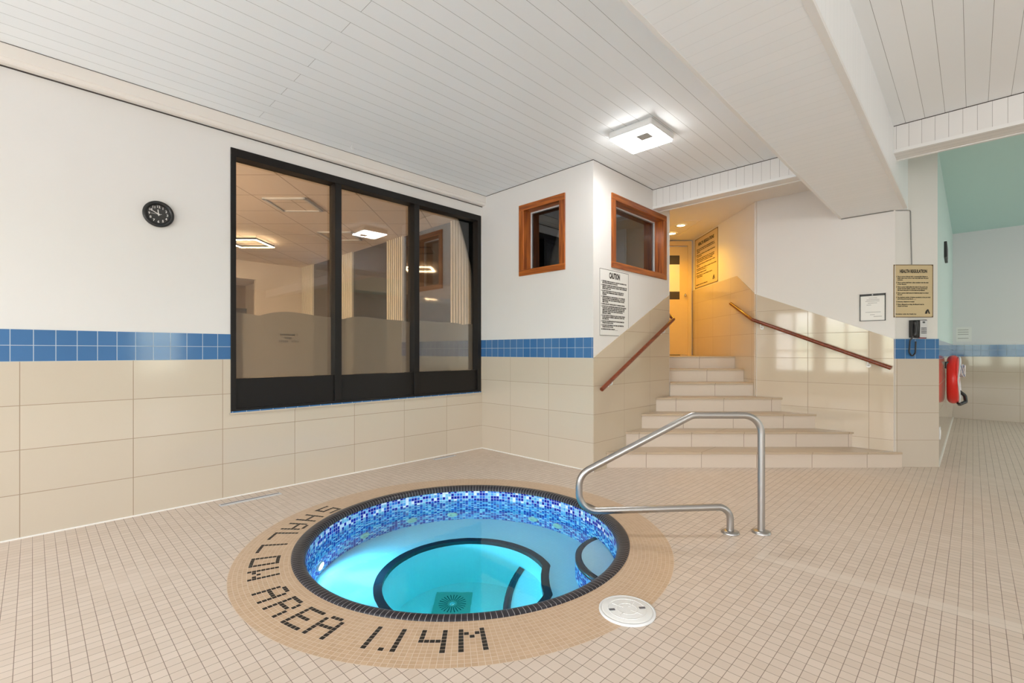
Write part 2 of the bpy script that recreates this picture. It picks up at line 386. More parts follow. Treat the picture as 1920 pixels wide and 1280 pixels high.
# booth front wall
B0, B1, BZ0, BZ1 = 3.061, 3.726, 2.064, 2.872
g = MB()
g.box(XB, XB + .1, YB + .1, B0, 0, CZ); g.box(XB, XB + .1, B1, YL, 0, CZ); g.box(XB, XB + .1, B0, B1, BZ1, CZ); g.box(XB, XB + .1, B0, B1, 0, BZ0)
wb = struct(g.build('wall_booth_front', 'paint_warm_white'))
MB().box(XB - .0016, XB, YB - .0016, YL - .074, CZ - .006, CZ - .0002).build('painted_joint_shadow', 'shadow_paint', wb)  # dark strip painted as the shade where wall meets ceiling
MB().box(XB - e, XB, YB, YL, 0, 1.136).build('tile_wainscot', 'tile_booth', wb)
MB().box(XB - e, XB, YB, YL, 1.136, 1.343).build('tile_band', 'tile_blue', wb)
struct(MB().box(XB - .012, XB - .004, YB - .01, YL, 0, .009).build('baseboard_booth', 'white_caulk'))
# stair's left wall (booth side)
C0, C1, CZ0, CZ1 = 4.25, 5.478, 2.083, 2.868; XE = 5.558
g = MB()
g.box(XB, C0, YB, YB + .1, 0, CZ); g.box(C1, XE, YB, YB + .1, 0, CZ); g.box(C0, C1, YB, YB + .1, CZ1, CZ); g.box(C0, C1, YB, YB + .1, 0, CZ0)
ws = struct(g.build('wall_stair_left', 'paint_warm_white'))
MS = frame((0, YB, 0), (1, 0, 0), (0, -1, 0))
MB().box(XB, 5.152, YB - .0016, YB, CZ - .006, CZ - .0002).build('painted_joint_shadow', 'shadow_paint', ws)  # shade of the ceiling joint, painted as a strip
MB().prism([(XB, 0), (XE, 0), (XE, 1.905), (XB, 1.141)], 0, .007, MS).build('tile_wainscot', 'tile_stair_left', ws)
# stair's right wall
HC = DL(5.812, 3.018)                                   # corner with the upper hall
g = MB(); g.box(XR, XR + .1, .575, HC.y + .02, 0, 3.12); wv = struct(g.build('wall_stair_right', 'paint_warm_white'))
MV = frame((XR, 0, 0), (0, -1, 0), (-1, 0, 0))
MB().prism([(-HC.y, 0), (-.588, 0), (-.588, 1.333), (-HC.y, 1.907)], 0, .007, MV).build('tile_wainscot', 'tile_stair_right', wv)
# upper hall
HL, HD, HZ = 1.967, 7.86, 3.055
def plan(pts): return [tuple((F2 * d + R2 * l).xy) for d, l in pts]
g = MB(); g.prism(plan([(5.80, 3.018), (HD + .1, 3.018), (HD + .1, 3.118), (5.88, 3.118)]), 0, 3.12); wh = struct(g.build('wall_hall_right', 'paint_warm_white'))
MH = frame(R2 * 3.018, -F2, -R2)                        # local x runs back towards the viewer: x = -D
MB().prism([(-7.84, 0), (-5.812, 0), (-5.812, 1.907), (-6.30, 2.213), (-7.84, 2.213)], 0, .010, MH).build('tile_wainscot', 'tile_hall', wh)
g = MB(); g.prism(plan([(5.87, HL), (5.87, HL - .1), (HD + .1, HL - .1), (HD + .1, HL)]), 0, 3.12); struct(g.build('wall_hall_left', 'paint_warm_white'))
g = MB(); g.prism(plan([(HD, HL), (HD, 3.018), (HD + .1, 3.018), (HD + .1, HL)]), 0, 3.12); struct(g.build('wall_hall_end', 'paint_warm_white'))
g = MB(); g.prism([(5.32, 1.0), (6.36, 1.0), (8.2, 2.3), (9.3, 4.9), (5.3, 4.2), (5.32, 2.75)], HZ, HZ + .05); struct(g.build('ceiling_hall', 'paint_warm_white'))
# pillar between stair and pool hall, the passage's side wall, the far wall
P0 = DL(4.885, 3.969); 
g = MB(); g.prism([(P0.x, P0.y), (6.591, YS), (6.70, YS + .04), (6.38, .72)], 0, TOPW); wp = struct(g.build('wall_pillar', 'paint_warm_white'))
MP = frame(F2 * 4.885, R2, -F2)                         # local x = L
lp0, lp1 = 3.969, (Vector((6.591, YS, 0)).dot(R2))
MB().box(lp0, lp1 + .004, 0, 1.126, 0, .006, MP).build('tile_wainscot', 'tile_far', wp)
MB().box(lp0, lp1 + .004, 1.126, 1.333, 0, .006, MP).build('tile_band', 'tile_blue_far', wp)
g = MB(); g.box(6.591, XF, YS, YS + .1, 0, TOPW); wd = struct(g.build('wall_passage', 'paint_mint'))
MB().box(6.591, XF, YS - .005, YS, 0, 1.120).build('tile_wainscot', 'tile_far', wd)
MB().box(6.591, XF, YS - .005, YS, 1.120, 1.325).build('tile_band', 'tile_blue_far', wd)
struct(MB().box(6.60, XF, YS - .014, YS - .004, 0, .011).build('baseboard_passage', 'white_caulk'))
g = MB(); g.box(XF, XF + .15, YW, YS + .2, 0, TOPW); wf = struct(g.build('wall_far', 'paint_far_grey'))
MB().box(XF - .005, XF, YW, YS, 0, 1.112).build('tile_wainscot', 'tile_far', wf)
MB().box(XF - .005, XF, YW, YS, 1.112, 1.319).build('tile_band', 'tile_blue_far', wf)
# walls behind the camera, with the daylight windows
def window_wall(name, M, u0, u1, wins):
    g = MB(); u = u0
    for a, b in wins:
        g.box(u, a, 0, TOPW, -.15, 0, M); g.box(a, b, 0, WZ0, -.15, 0, M); g.box(a, b, WZ1, TOPW, -.15, 0, M); u = b
    g.box(u, u1, 0, TOPW, -.15, 0, M); return struct(g.build(name, 'paint_warm_white'))
WN = [4]
def day_window(M, a, b):
    r = sempty('window_%d' % WN[0]); WN[0] += 1
    g = MB(); m = (a + b) / 2
    for x0, x1 in ((a, a + .05), (m - .025, m + .025), (b - .05, b)): g.box(x0, x1, WZ0, WZ1, -.10, -.04, M)
    for z0, z1 in ((WZ0, WZ0 + .05), (1.20, 1.24), (WZ1 - .05, WZ1)): g.box(a, b, z0, z1, -.10, -.04, M)
    g.build('window_frame', 'white_plastic', r)
    MB().box(a - .04, b + .04, WZ0 - .04, WZ0, -.04, .06, M).build('window_sill', 'white_plastic', r)
MR = frame((XW, 0, 0), (0, 1, 0), (1, 0, 0)); MD = frame((0, YW, 0), (-1, 0, 0), (0, 1, 0))
wr = [(-6.75 + k * 1.24, -6.75 + k * 1.24 + 1.02) for k in range(9)]
window_wall('wall_rear', MR, YW, YL, wr)
for a, b in wr: day_window(MR, a, b)
wd_ = [(-11.55, -10.1), (-2.9, -1.9)]
window_wall('wall_side', MD, -XF, -XW, wd_)
for a, b in wd_: day_window(MD, a, b)
# ceilings
SF0, SF1, SFZ = .482, 1.052, 2.67
struct(MB().box(XW, 5.30, SF1 - .3, YL, CZ, CZ + .1).build('ceiling_left', 'ceiling_boards'))
struct(MB().box(XW, 5.30, YW, SF0 + .1, CZ, CZ + .1).build('ceiling_right', 'ceiling_boards'))
struct(MB().box(5.22, XF, YW, SF0 + .1, 3.335, 3.4).build('ceiling_passage', 'paint_mint_ceiling'))
sof = struct(MB().prism([(XW, SF0), (6.40, SF0), (6.267, .60), (6.267, SF1), (XW, SF1)], SFZ, 3.40).build('ceiling_beam', 'soffit_boards'))
for y0, y1 in ((SF0 - .004, SF0 + .03), (SF1 - .02, SF1 + .002)):
    MB().box(XW, 6.26, y0, y1, SFZ - .003, SFZ + .022).build('corner_bead', 'white_plastic', sof)
def fascia(name, x0, x1, y0, y1, z0, z1):
    f = struct(MB().box(x0, x1, y0, y1, z0, z1).build(name, 'fascia_boards'))
    MB().box(x0 - .008, x0 + .03, y0, y1, z0 - .006, z0 + .022).build('edge_bead', 'white_plastic', f)
    MB().box(x0 - .0016, x0, y0, y1, CZ - .006, CZ - .0002).build('painted_joint_shadow', 'shadow_paint', f)  # painted shadow line between fascia and ceiling
    MB().box(x1 - .022, x1 + .006, y0, y1, z0 - .006, z0 + .014).build('edge_bead', 'white_plastic', f)
    return f
fascia('ceiling_fascia_left', 5.152, 5.325, SF1, YB, 2.893, CZ)
fascia('ceiling_fascia_right', 5.135, 5.37, YW, SF0, 2.893, 3.40)
# booth interior
g = MB(); g.box(4.03, 5.52, 4.26, 4.28, 0, 3.1); g.box(5.50, 5.52, 2.82, 4.28, 0, 3.1); g.box(4.03, 5.52, 2.82, 4.28, .0, .02); g.box(4.03, 5.52, 2.82, 4.28, 3.08, 3.1)
struct(g.build('wall_booth_inside', 'booth_wood'))
# ---------------------------------------------------------------- interior window (window_1)
w1 = sempty('window_1')
g = MB(); yf0, yf1 = YL - .012, YL + .12
for x0, x1 in ((WX0, WX0 + .04), (WX1 - .055, WX1)): g.box(x0, x1, yf0, yf1, WB, WT)
g.box(WX0 + .04, WX1 - .055, yf0, yf1, WT - .068, WT); g.box(WX0 + .04, WX1 - .055, yf0, yf1, WB, WB + .03)
g.build('window_frame', 'black_paint', w1, bevel=.002)
GY = YL + .075
mull = [(2.030, 2.095), (2.925, 2.990)]
for a, b in mull: MB().box(a, b, yf0 + .004, yf1, WB + .03, WT - .068).build('mullion', 'black_paint', w1, bevel=.002)
cells = [(WX0 + .04, 2.030), (2.095, 2.925), (2.990, WX1 - .055)]
PT = .975
for k, (a, b) in enumerate(cells):
    MB().box(a, b, YL + .012, YL + .05, WB + .03, PT).build('lower_panel', 'black_paint', w1)
    MB().box(a, b, GY, GY + .006, PT, WT - .068).build('pane', 'window_glass', w1)
    pts = [(a, PT)] + [(b, PT)]; n = 40; top = []
    for i in range(n + 1):
        x = b + (a - b) * i / n
        top.append((x, 1.512 + .045 * abs(math.sin(x * 4.1 + .6)) ** .7 + .012 * math.sin(x * 9)))
    fl = MB().poly([(x, GY + .009, z) for x, z in pts + top]).build('frosted_film', 'frosted_film', w1, recalc=False)
    if k == 0:   # faint three-line print seen through the film
        g = MB()
        for zz, segs in ((1.345, [(1.56, 1.70), (1.705, 1.725)]), (1.315, [(1.60, 1.67)]), (1.285, [(1.55, 1.64), (1.66, 1.73)])):
            for p, q in segs:
                x = p
                while x < q - .01: g.poly([(x, GY + .0082, zz), (x + .012, GY + .0082, zz), (x + .012, GY + .0082, zz + .018), (x, GY + .0082, zz + .018)]); x += .017
        g.build('faint_print', 'frosted_print', fl, recalc=False)
sl = MB().box(WX0 - .01, XB - .001, YL - .022, YL + .02, WB - .012, WB - .001).build('window_sill', 'tile_left', w1)
MB().box(WX0, WX1, YL - .016, YL + .01, WB - .001, WB + .010).build('sill_tiles', 'tile_blue', sl)
# booth windows
def booth_window(name, M, a, b, z0, z1):
    r = sempty(name); t = .075; h = MB(); v = MB()
    ax = 'wood_orange_x' if abs(M[0][0]) > .5 else 'wood_orange_y'
    for p, q in ((z0, z0 + t * .9), (z1 - t * .9, z1)): h.box(a, b, p, q, -.135, .014, M)
    for p, q in ((a, a + t), (b - t, b)): v.box(p, q, z0 + t * .9, z1 - t * .9, -.135, .014, M)
    h.build('frame_rail', ax, r, bevel=.003); v.build('frame_stile', 'wood_orange_v', r, bevel=.003)
    g = MB(); s = .012
    for p, q, c, d in ((a + t, a + t + s, z0 + t, z1 - t), (b - t - s, b - t, z0 + t, z1 - t), (a + t, b - t, z0 + t * .9, z0 + t * .9 + s), (a + t, b - t, z1 - t * .9 - s, z1 - t * .9)): g.box(p, q, c, d, -.122, -.108, M)
    g.build('glazing_bead', 'silver_plastic', r)
    MB().box(a + t, b - t, z0 + t * .9, z1 - t * .9, -.128, -.122, M).build('pane', 'booth_glass', r)
    return r
MBF = frame((XB, 0, 0), (0, -1, 0), (-1, 0, 0))
booth_window('window_2', MBF, -B1, -B0, BZ0, BZ1); booth_window('window_3', MS, C0, C1, CZ0, CZ1)
# ---------------------------------------------------------------- room beyond the interior window
RZ = 2.97; XP = 4.02; YR = 10.1
g = MB(); g.poly([(-6, YL + .15, 0), (XP, YL + .15, 0), (XP, 14, 0), (-6, 14, 0)]); struct(g.build('floor_next_room', 'room_floor', recalc=False))
g = MB(); pts = [(-6, YL + .15, RZ), (XP, YL + .15, RZ), (XP, 14, RZ), (-6, 14, RZ)]
g.poly(pts, uv=[(Vector(p).dot(R2), Vector(p).dot(F2)) for p in pts]); struct(g.build('ceiling_next_room', 'drop_ceiling', recalc=False))
struct(MB().box(XP, XP + .08, YL + .15, 14, 0, RZ).build('wall_next_room_right', 'room_wall'))
struct(MB().box(3.09, XP, YR, YR + .12, 0, RZ).build('wall_next_room_back', 'room_wall'))
struct(MB().box(-6, XP, 14, 14.1, 0, RZ).build('wall_next_room_end', 'room_brown'))
struct(MB().box(-6.1, -6, YL + .15, 14, 0, RZ).build('wall_next_room_left', 'room_wall'))
struct(MB().box(-6, 3.09, YR, YR + .3, 2.62, RZ).build('ceiling_next_room_bulkhead', 'room_wall'))
struct(MB().box(-6, XP, 13.9, 14, 2.15, 2.35).build('trim_2', 'room_dark'))
d2 = sempty('door_2'); MB().box(1.2, 2.6, 13.93, 13.99, 0, 2.0).build('door_leaf', 'room_dark', d2)
g = MB(); g.box(1.1, 1.2, 13.9, 13.99, 0, 2.1); g.box(2.6, 2.7, 13.9, 13.99, 0, 2.1); g.box(1.1, 2.7, 13.9, 13.99, 2.0, 2.1); g.build('door_frame', 'door_paint', d2)
place = ['nearest the glass', 'second from the glass', 'third from the glass', 'farthest from the glass']
for k, (a, b) in enumerate([(4.60, 5.07), (6.24, 6.71), (7.87, 8.32), (9.55, YR)]):
    g = MB(); n = int(round((b - a) / .056)); p = (b - a) / n; pr = []
    for i in range(n): pr += [(a + i * p, XP - .055), (a + i * p + p * .66, XP - .055), (a + i * p + p * .66, XP - .004), (a + (i + 1) * p, XP - .004)]
    prof = [(a, XP)] + pr + [(b, XP)]
    g.prism([(x, y) for y, x in prof], 0, RZ - .002)
    tag(g.build('fluted_wall_panel', 'flute_cream'), 'cream fluted wall panel seen through the black window, %s' % place[k], 'wall panel', 'fluted panels in the next room')
place = ['nearest the window', 'middle one of three', 'farthest from the window']
for k, (a, b) in enumerate([(5.07, 6.24), (6.71, 7.87), (8.32, 9.55)]):
    tag(MB().box(XP - .02, XP, a, b, 0, RZ - .002).build('mirror_wall_panel', 'mirror_dark'), 'dark glossy wall panel between fluted strips in the next room, %s' % place[k], 'wall panel', 'dark glossy panels in the next room')
def pendant(c, label):
    M = frame((c[0], c[1], 2.90), R2, -F2)
    r = thing('square_ceiling_light', label, 'ceiling light', Matrix.Translation((c[0], c[1], 2.90)) @ Matrix.Rotation(math.atan2(R2.y, R2.x), 4, 'Z'), 'square outline lights in the next room')
    g = MB(); h = .275; t = .02; 
    for x0, x1, y0, y1 in ((-h, h, -h, -h + t), (-h, h, h - t, h), (-h, -h + t, -h + t, h - t), (h - t, h, -h + t, h - t)): g.box(x0, x1, y0, y1, 0, .006)
    g.build('led_outline', 'led_warm', r)
    g = MB()
    for x0, x1, y0, y1 in ((-h, h, -h, -h + t), (-h, h, h - t, h), (-h, -h + t, -h + t, h - t), (h - t, h, -h + t, h - t)): g.box(x0, x1, y0, y1, .006, .035)
    g.build('housing', 'black_plastic', r)
    for x, y in ((-h + .01, -h + .01), (h - .01, -h + .01), (h - .01, h - .01), (-h + .01, h - .01)): MB().tube([(x, y, .03), (x, y, RZ - 2.90)], .003, 6).build('hanger', 'steel', r)
pendant((2.39, 8.18), 'glowing square outline light in the next room, nearest the window')
pendant((1.37, 11.7), 'glowing square outline light hanging beyond the bulkhead of the next room')
pendant((-.1, 10.9), 'glowing square outline light in the next room reflected in dark panels, left one')
pendant((-1.0, 12.3), 'glowing square outline light in the next room, farthest back')
pendant((-.6, 7.0), 'glowing square outline light in the next room, left of the nearest one')
for k, (cD, cL, s) in enumerate(((5.64, -2.62, .5), (7.17, -2.62, .5))):
    M = Matrix.Translation(F2 * cD + R2 * cL + UP * (RZ - .022)) @ Matrix.Rotation(math.atan2(R2.y, R2.x), 4, 'Z')
    r = thing('ceiling_air_grille', ['pale square ceiling grille in the next room, nearer the glass', 'pale square ceiling grille in the next room, farther back'][k], 'ceiling grille', M, 'ceiling grilles in the next room')
    g = MB(); h = s / 2
    for x0, x1, y0, y1 in ((-h, h, -h, -h + .03), (-h, h, h - .03, h), (-h, -h + .03, -h, h), (h - .03, h, -h, h)): g.box(x0, x1, y0, y1, 0, .021)
    g.build('grille_frame', 'lens_grey', r); MB().box(-h + .03, h - .03, -h + .03, h - .03, .010, .021).build('grille_face', 'drop_ceiling', r)
l = bpy.data.lights.new('next_room_fill', 'POINT'); l.energy = 250; l.color = (1, .76, .52); l.shadow_soft_size = .15  # unseen fill light added to brighten the next room, no fixture
o = bpy.data.objects.new('next_room_fill', l); o.location = (-1.5, 6.0, 1.9); COL.objects.link(o)
# ---------------------------------------------------------------- hall door, downlights, hatch
d1 = sempty('door_1'); ME = frame(F2 * HD, R2, -F2); DZ = 1.1375
MB().box(2.05, 2.925, DZ + .008, 2.945, .0, .030, ME).build('door_leaf', 'door_paint', d1)
g = MB(); g.box(2.925, 2.985, DZ, 3.035, 0, .05, ME); g.box(1.99, 2.05, DZ, 3.035, 0, .05, ME); g.box(2.05, 2.925, 2.965, 3.035, 0, .05, ME); g.build('door_frame', 'door_paint', d1)
MB().box(2.30, 2.79, 2.07, 2.80, .030, .033, ME).build('door_window', 'dark_void', d1)
MB().box(2.30, 2.79, 2.20, 2.65, .033, .035, ME).build('paper_notice', 'sign_white', d1)
MB().box(2.20, 2.80, DZ + .0, DZ + .012, .028, .034, ME).build('door_sweep', 'black_plastic', d1)
g = MB(); g.lathe([(.0, .06), (.018, .058), (.025, .045), (.012, .03), (.012, .03)], 16, (2.885, 2.14, 0), ME, cap1=False); g.build('door_handle', 'chrome', d1)
for k, (D_, L_) in enumerate(((6.90, 2.48), (7.38, 2.51))):
    p = F2 * D_ + R2 * L_; r = thing('recessed_downlight', ['round warm downlight in the yellow hall ceiling, nearer the stairs', 'round warm downlight in the yellow hall ceiling, nearer the door'][k], 'downlight', Matrix.Translation((p.x, p.y, HZ)), 'downlights in the upper hall')
    MB().lathe([(.085, -.001), (.085, -.008), (.06, -.010), (.055, -.004)], 24).build('trim_ring', 'white_plastic', r)
    MB().disc((0, 0), .057, 24, z=-.004).build('lamp_lens', 'downlight_warm', r, recalc=False)
    l = bpy.data.lights.new('downlight_glow', 'SPOT'); l.energy = 20; l.color = (1, .50, .0); l.spot_size = math.radians(135); l.spot_blend = .7; l.shadow_soft_size = .05
    o = bpy.data.objects.new('downlight_glow', l); o.location = (p.x, p.y, HZ - .014); COL.objects.link(o)
MHt = Matrix.Translation(F2 * 7.05 + R2 * 2.45 + UP * (HZ - .007)) @ Matrix.Rotation(math.atan2(R2.y, R2.x), 4, 'Z')
hatch = thing('ceiling_hatch', 'flush square access hatch in the hall ceiling by the downlights', 'hatch', MHt)
g = MB(); 
for x0, x1, y0, y1 in ((-.02, .22, -.42, -.41), (.21, .22, -.42, .42), (-.02, .22, .41, .42)): g.box(x0, x1, y0, y1, 0, .0065)
g.build('hatch_frame', 'trim_cream', hatch)
# ---------------------------------------------------------------- stairs
RS, TR = .1625, .243
stair = thing('staircase', 'beige tiled staircase of seven steps rising to the hall door', 'staircase', Matrix.Translation(DL(4.86, 2.4)))
def lim(D_): return ((F2.y * D_ - YB + .008) / -R2.y, (XR - .008 - F2.x * D_) / R2.x)
inv = stair.matrix_world.inverted()
for k in range(1, 8):
    d0 = 4.885 + TR * (k - 1) - (.027 if k == 1 else 0); d1_ = 4.885 + TR * k if k < 7 else HD - .002; z1 = RS * k; zb = 0.0005
    def lr(D_):
        l, r_ = lim(D_)
        if D_ > 5.80: l, r_ = max(l, HL + .002), 3.006
        if D_ > 5.86: l = HL + .002
        if k == 1 and D_ < 4.88: r_ = 4.03
        return l, r_
    ds = sorted(set([d0, d1_] + [x for x in (5.812, 5.865, 4.882) if d0 < x < d1_]))
    def outline(dd): 
        return plan([(d, lr(d)[0]) for d in dd][::-1] + [(d, lr(d)[1]) for d in dd])
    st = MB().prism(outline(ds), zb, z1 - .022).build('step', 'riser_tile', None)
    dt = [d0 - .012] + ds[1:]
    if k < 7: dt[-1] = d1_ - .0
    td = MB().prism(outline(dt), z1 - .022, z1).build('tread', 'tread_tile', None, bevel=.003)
    st.parent = stair; st.matrix_parent_inverse = inv; td.parent = st
# ---------------------------------------------------------------- wooden handrails
def rail(name, label, path, brackets, M3):
    r = thing(name, label, 'handrail', Matrix.Translation(path[0])); iv = r.matrix_world.inverted()
    o = MB().tube(fillet(path, .02, 4), .021, 14).build('rail', 'rail_wood', None); o.parent = r; o.matrix_parent_inverse = iv
    for p, wp_ in brackets:
        p = Vector(p); wp_ = Vector(wp_); q = Vector((wp_.x, wp_.y, p.z - .06))
        g = MB().tube(fillet([p - UP * .018, p - UP * .055, q], .015, 4), .007, 8)
        n_ = (p - wp_); n_.z = 0; n_.normalize(); g.tube([q + n_ * .0005, q + n_ * .006], .022, 14)
        o = g.build('bracket', 'white_plastic', None); o.parent = r; o.matrix_parent_inverse = iv
a, b = Vector((3.981, 2.648, .821)), Vector((5.562, 2.648, 1.603))
rail('wooden_handrail', 'reddish wooden handrail sloping up the wall left of the stairs', [a, b, DL(5.99, HL + .012, 1.685)],
     [(a.lerp(b, t), (a.lerp(b, t).x, YB - .007, 0)) for t in (.12, .85)], None)
a, b, c = Vector((6.203, .602, 1.030)), Vector((6.203, 1.938, 1.592)), DL(6.35, 2.952, 1.85)
rail('wooden_handrail', 'reddish wooden handrail bending up the wall right of the stairs', [a, b, c],
     [(a.lerp(b, t), (XR - .007, a.lerp(b, t).y, 0)) for t in (.145, .93)], None)
# ---------------------------------------------------------------- hot tub
WLV = -.105; BNZ = -.58; FLZ = -1.245
tub = thing('hot_tub', 'round sunken hot tub of blue mosaic with black coping and lettered tan deck ring', 'hot tub', Matrix.Translation((CP[0], CP[1], 0)))
tinv = tub.matrix_world.inverted()
def tp(o, parent=None, label=None):
    o.parent = parent or tub
    if not parent: o.matrix_parent_inverse = tinv
    if label: o['label'] = label
    return o
NC = 307; n = 307
def ray_to(c, r, org, a):      # distance from org along angle a to circle (c, r)
    ox, oy = org[0] - c[0], org[1] - c[1]; dx, dy = math.cos(a), math.sin(a); B = ox * dx + oy * dy; C_ = ox * ox + oy * oy - r * r
    return -B + math.sqrt(max(0, B * B - C_))
rows = []; rin = [ray_to(CP, RC - .006, CT, 2 * PI * j / n) for j in range(n)]
M_ = 4
for i in range(M_ + 1):
    rows.append([(CT[0] + (rin[j] + (RT - rin[j]) * i / M_) * math.cos(2 * PI * j / n), CT[1] + (rin[j] + (RT - rin[j]) * i / M_) * math.sin(2 * PI * j / n), 0) for j in range(n)])
tp(MB().grid(rows, closed=True, smooth=False, uvf=lambda a, b: (b * .0245, rin[b % n] + (RT - rin[b % n]) * a / M_)).build('deck_ring', 'deck_ring_tile', recalc=False))
GL = {'S': '#####,#....,#....,#####,....#,....#,#####', 'H': '#...#,#...#,#...#,#####,#...#,#...#,#...#', 'A': '.###.,#...#,#...#,#####,#...#,#...#,#...#',
      'L': '#....,#....,#....,#....,#....,#....,#####', 'O': '#####,#...#,#...#,#...#,#...#,#...#,#####', 'W': '#...#,#...#,#...#,#...#,#.#.#,##.##,#...#',
      'R': '####.,#...#,#...#,####.,#...#,#...#,#...#', 'E': '#####,#....,#....,####.,#....,#....,#####', '1': '#,#,#,#,#,#,#', '.': '.,.,.,.,.,.,#',
      '4': '#...#,#...#,#...#,#####,....#,....#,....#', 'M': '#...#,##.##,#.#.#,#...#,#...#,#...#,#...#'}
lets = [('S', 108.4), ('H', 117.1), ('A', 125.6), ('L', 134.2), ('L', 143.2), ('O', 152.1), ('W', 160.7), ('A', 173.6), ('R', 181.8), ('E', 190.2), ('A', 197.2), ('1', 211.0), ('.', 214.2), ('1', 217.4), ('4', 221.2), ('M', 229.6)]
dl = bpy.data.objects.new('depth_lettering', None); COL.objects.link(dl); dl.parent = tub; dl['label'] = 'black mosaic lettering SHALLOW AREA 1.14M'
for ch, a0 in lets:
    g = MB(); i0 = round(a0 / 360 * NC)
    for rr, row in enumerate(GL[ch].split(',')):
        for cc, v in enumerate(row):
            if v == '#':
                q0, q1 = i0 + cc + .06, i0 + cc + .94; r0 = 1.08 + .0224 * (rr + .06); r1 = 1.08 + .0224 * (rr + .94)
                P_ = [(r, q * 2 * PI / NC) for r, q in ((r0, q0), (r0, q1), (r1, q1), (r1, q0))]
                g.poly([(CT[0] + r * math.cos(t), CT[1] + r * math.sin(t), .0008) for r, t in P_], uv=[(.5, r) for r, t in P_])
    lo_ = g.build('letter', 'ink', recalc=False); lo_.parent = dl; lo_.matrix_parent_inverse = tinv
pc = [(RC, -.002), (RC, .004), (RC - .010, .008)] + [(RP - .004 + .042 - .042 * math.sin(PI / 2 * k / 6), -.028 + .036 * math.cos(PI / 2 * k / 6)) for k in range(7)]
tp(MB().lathe(pc, 160, (CP[0], CP[1], 0), uvr=1.03).build('coping', 'coping_tile', recalc=False), label='black bullnose coping tiles')
tp(MB().lathe([(RP, -.020), (RP, BNZ)], 160, (CP[0], CP[1], 0), uvr=RP).build('tub_wall', 'pool_mosaic', recalc=False))
# bench, its black nosing and the pit: the pit outline is a circle cut by a broad arc on the entry side
AE = math.radians(-48); GC = (CP[0] + 1.555 * math.cos(AE), CP[1] + 1.555 * math.sin(AE))
def near_arc(a, c, r):          # nearest hit of circle (c, r) from the tub's centre
    ox, oy = CP[0] - c[0], CP[1] - c[1]; dx, dy = math.cos(a), math.sin(a); B = ox * dx + oy * dy; q = B * B - (ox * ox + oy * oy - r * r)
    if q <= 0: return 9.
    t = -B - math.sqrt(q); return t if t > 0 else 9.
def outl(rc, ra): return [min(rc, near_arc(2 * PI * j / 256, GC, ra)) for j in range(256)]
def ringpts(rr, z): return [(CP[0] + r * math.cos(2 * PI * j / 256), CP[1] + r * math.sin(2 * PI * j / 256), z) for j, r in enumerate(rr)]
o_out, o_in = outl(.600, 1.0), outl(.545, 1.055)
bn = tp(MB().grid([ringpts([RP + .002] * 256, BNZ), ringpts(o_out, BNZ)], closed=True, smooth=False).build('bench', 'pool_pale', recalc=False))
tp(MB().grid([ringpts(o_out, BNZ), ringpts(o_out, BNZ + .004), ringpts(o_in, BNZ + .004), ringpts(o_in, BNZ - .055)], closed=True, smooth=False).build('bench_nosing', 'pool_black', recalc=False), bn, 'black tile nosing')
tp(MB().grid([ringpts(o_in, BNZ - .055), ringpts(o_in, FLZ)], closed=True, smooth=False).build('pit_wall', 'pool_pale', recalc=False))
tp(MB().poly(ringpts([r + .01 for r in o_in], FLZ)).build('pit_floor', 'pool_pale', recalc=False))
# entry step below the rail and the low step in the pit
def seg_between(ci, ri, limit, z, na=48):
    """the arc (ci, ri) where it lies inside the given outline"""
    pts = []
    for k in range(721):
        a = 2 * PI * k / 720; p = (ci[0] + ri * math.cos(a), ci[1] + ri * math.sin(a)); d = math.hypot(p[0] - CP[0], p[1] - CP[1]); ang = math.atan2(p[1] - CP[1], p[0] - CP[0])
        if d < limit(ang): pts.append((((a - (AE + PI)) + PI) % (2 * PI) - PI, p))
    pts.sort(); return [p for _, p in pts]
def step_part(name, ci, ro, ri, limit, z, zbot, riser):
    A = seg_between(ci, ro, limit, z); B = seg_between(ci, ri, limit, z)
    def ang(p): return math.atan2(p[1] - CP[1], p[0] - CP[0])
    a0, a1 = ang(B[0]), ang(B[-1]); 
    if a1 < a0: a0, a1 = a1, a0; B = B[::-1]
    wallp = [(CP[0] + (limit(t) + .012) * math.cos(t), CP[1] + (limit(t) + .012) * math.sin(t)) for t in [a1 + (a0 - a1) * k / 24 for k in range(25)]]
    top = tp(MB().poly([(x, y, z) for x, y in B + wallp]).build(name, 'pool_pale', recalc=False))
    def res(P, m):
        L_ = [0]; 
        for i in range(1, len(P)): L_.append(L_[-1] + math.dist(P[i], P[i - 1]))
        out = []
        for k in range(m):
            t = L_[-1] * k / (m - 1); i = max(j for j in range(len(L_)) if L_[j] <= t + 1e-9); i = min(i, len(P) - 2)
            f = (t - L_[i]) / max(1e-9, L_[i + 1] - L_[i]); out.append((P[i][0] + (P[i + 1][0] - P[i][0]) * f, P[i][1] + (P[i + 1][1] - P[i][1]) * f))
        return out
    if ang(A[0]) > ang(A[-1]): A = A[::-1]
    A2, B2 = res(A, 40), res(B, 40)
    tp(MB().grid([[(x, y, z) for x, y in B2], [(x, y, z + .004) for x, y in B2], [(x, y, z + .004) for x, y in A2], [(x, y, z - .05) for x, y in A2]]).build('step_nosing', 'pool_black', recalc=False), top, 'black tile nosing')
    L_ = [0]
    for i in range(1, 40): L_.append(L_[-1] + math.dist(A2[i], A2[i - 1]))
    tp(MB().grid([[(x, y, z - .05) for x, y in A2], [(x, y, zbot) for x, y in A2]], uvf=lambda a, b: (L_[min(b, 39)], (z - .05) if a == 0 else zbot)).build('step_riser', riser, recalc=False), top)
step_part('entry_step', (2.851, 1.560), .457, .415, lambda t: RP, -.30, BNZ, 'pool_mosaic')
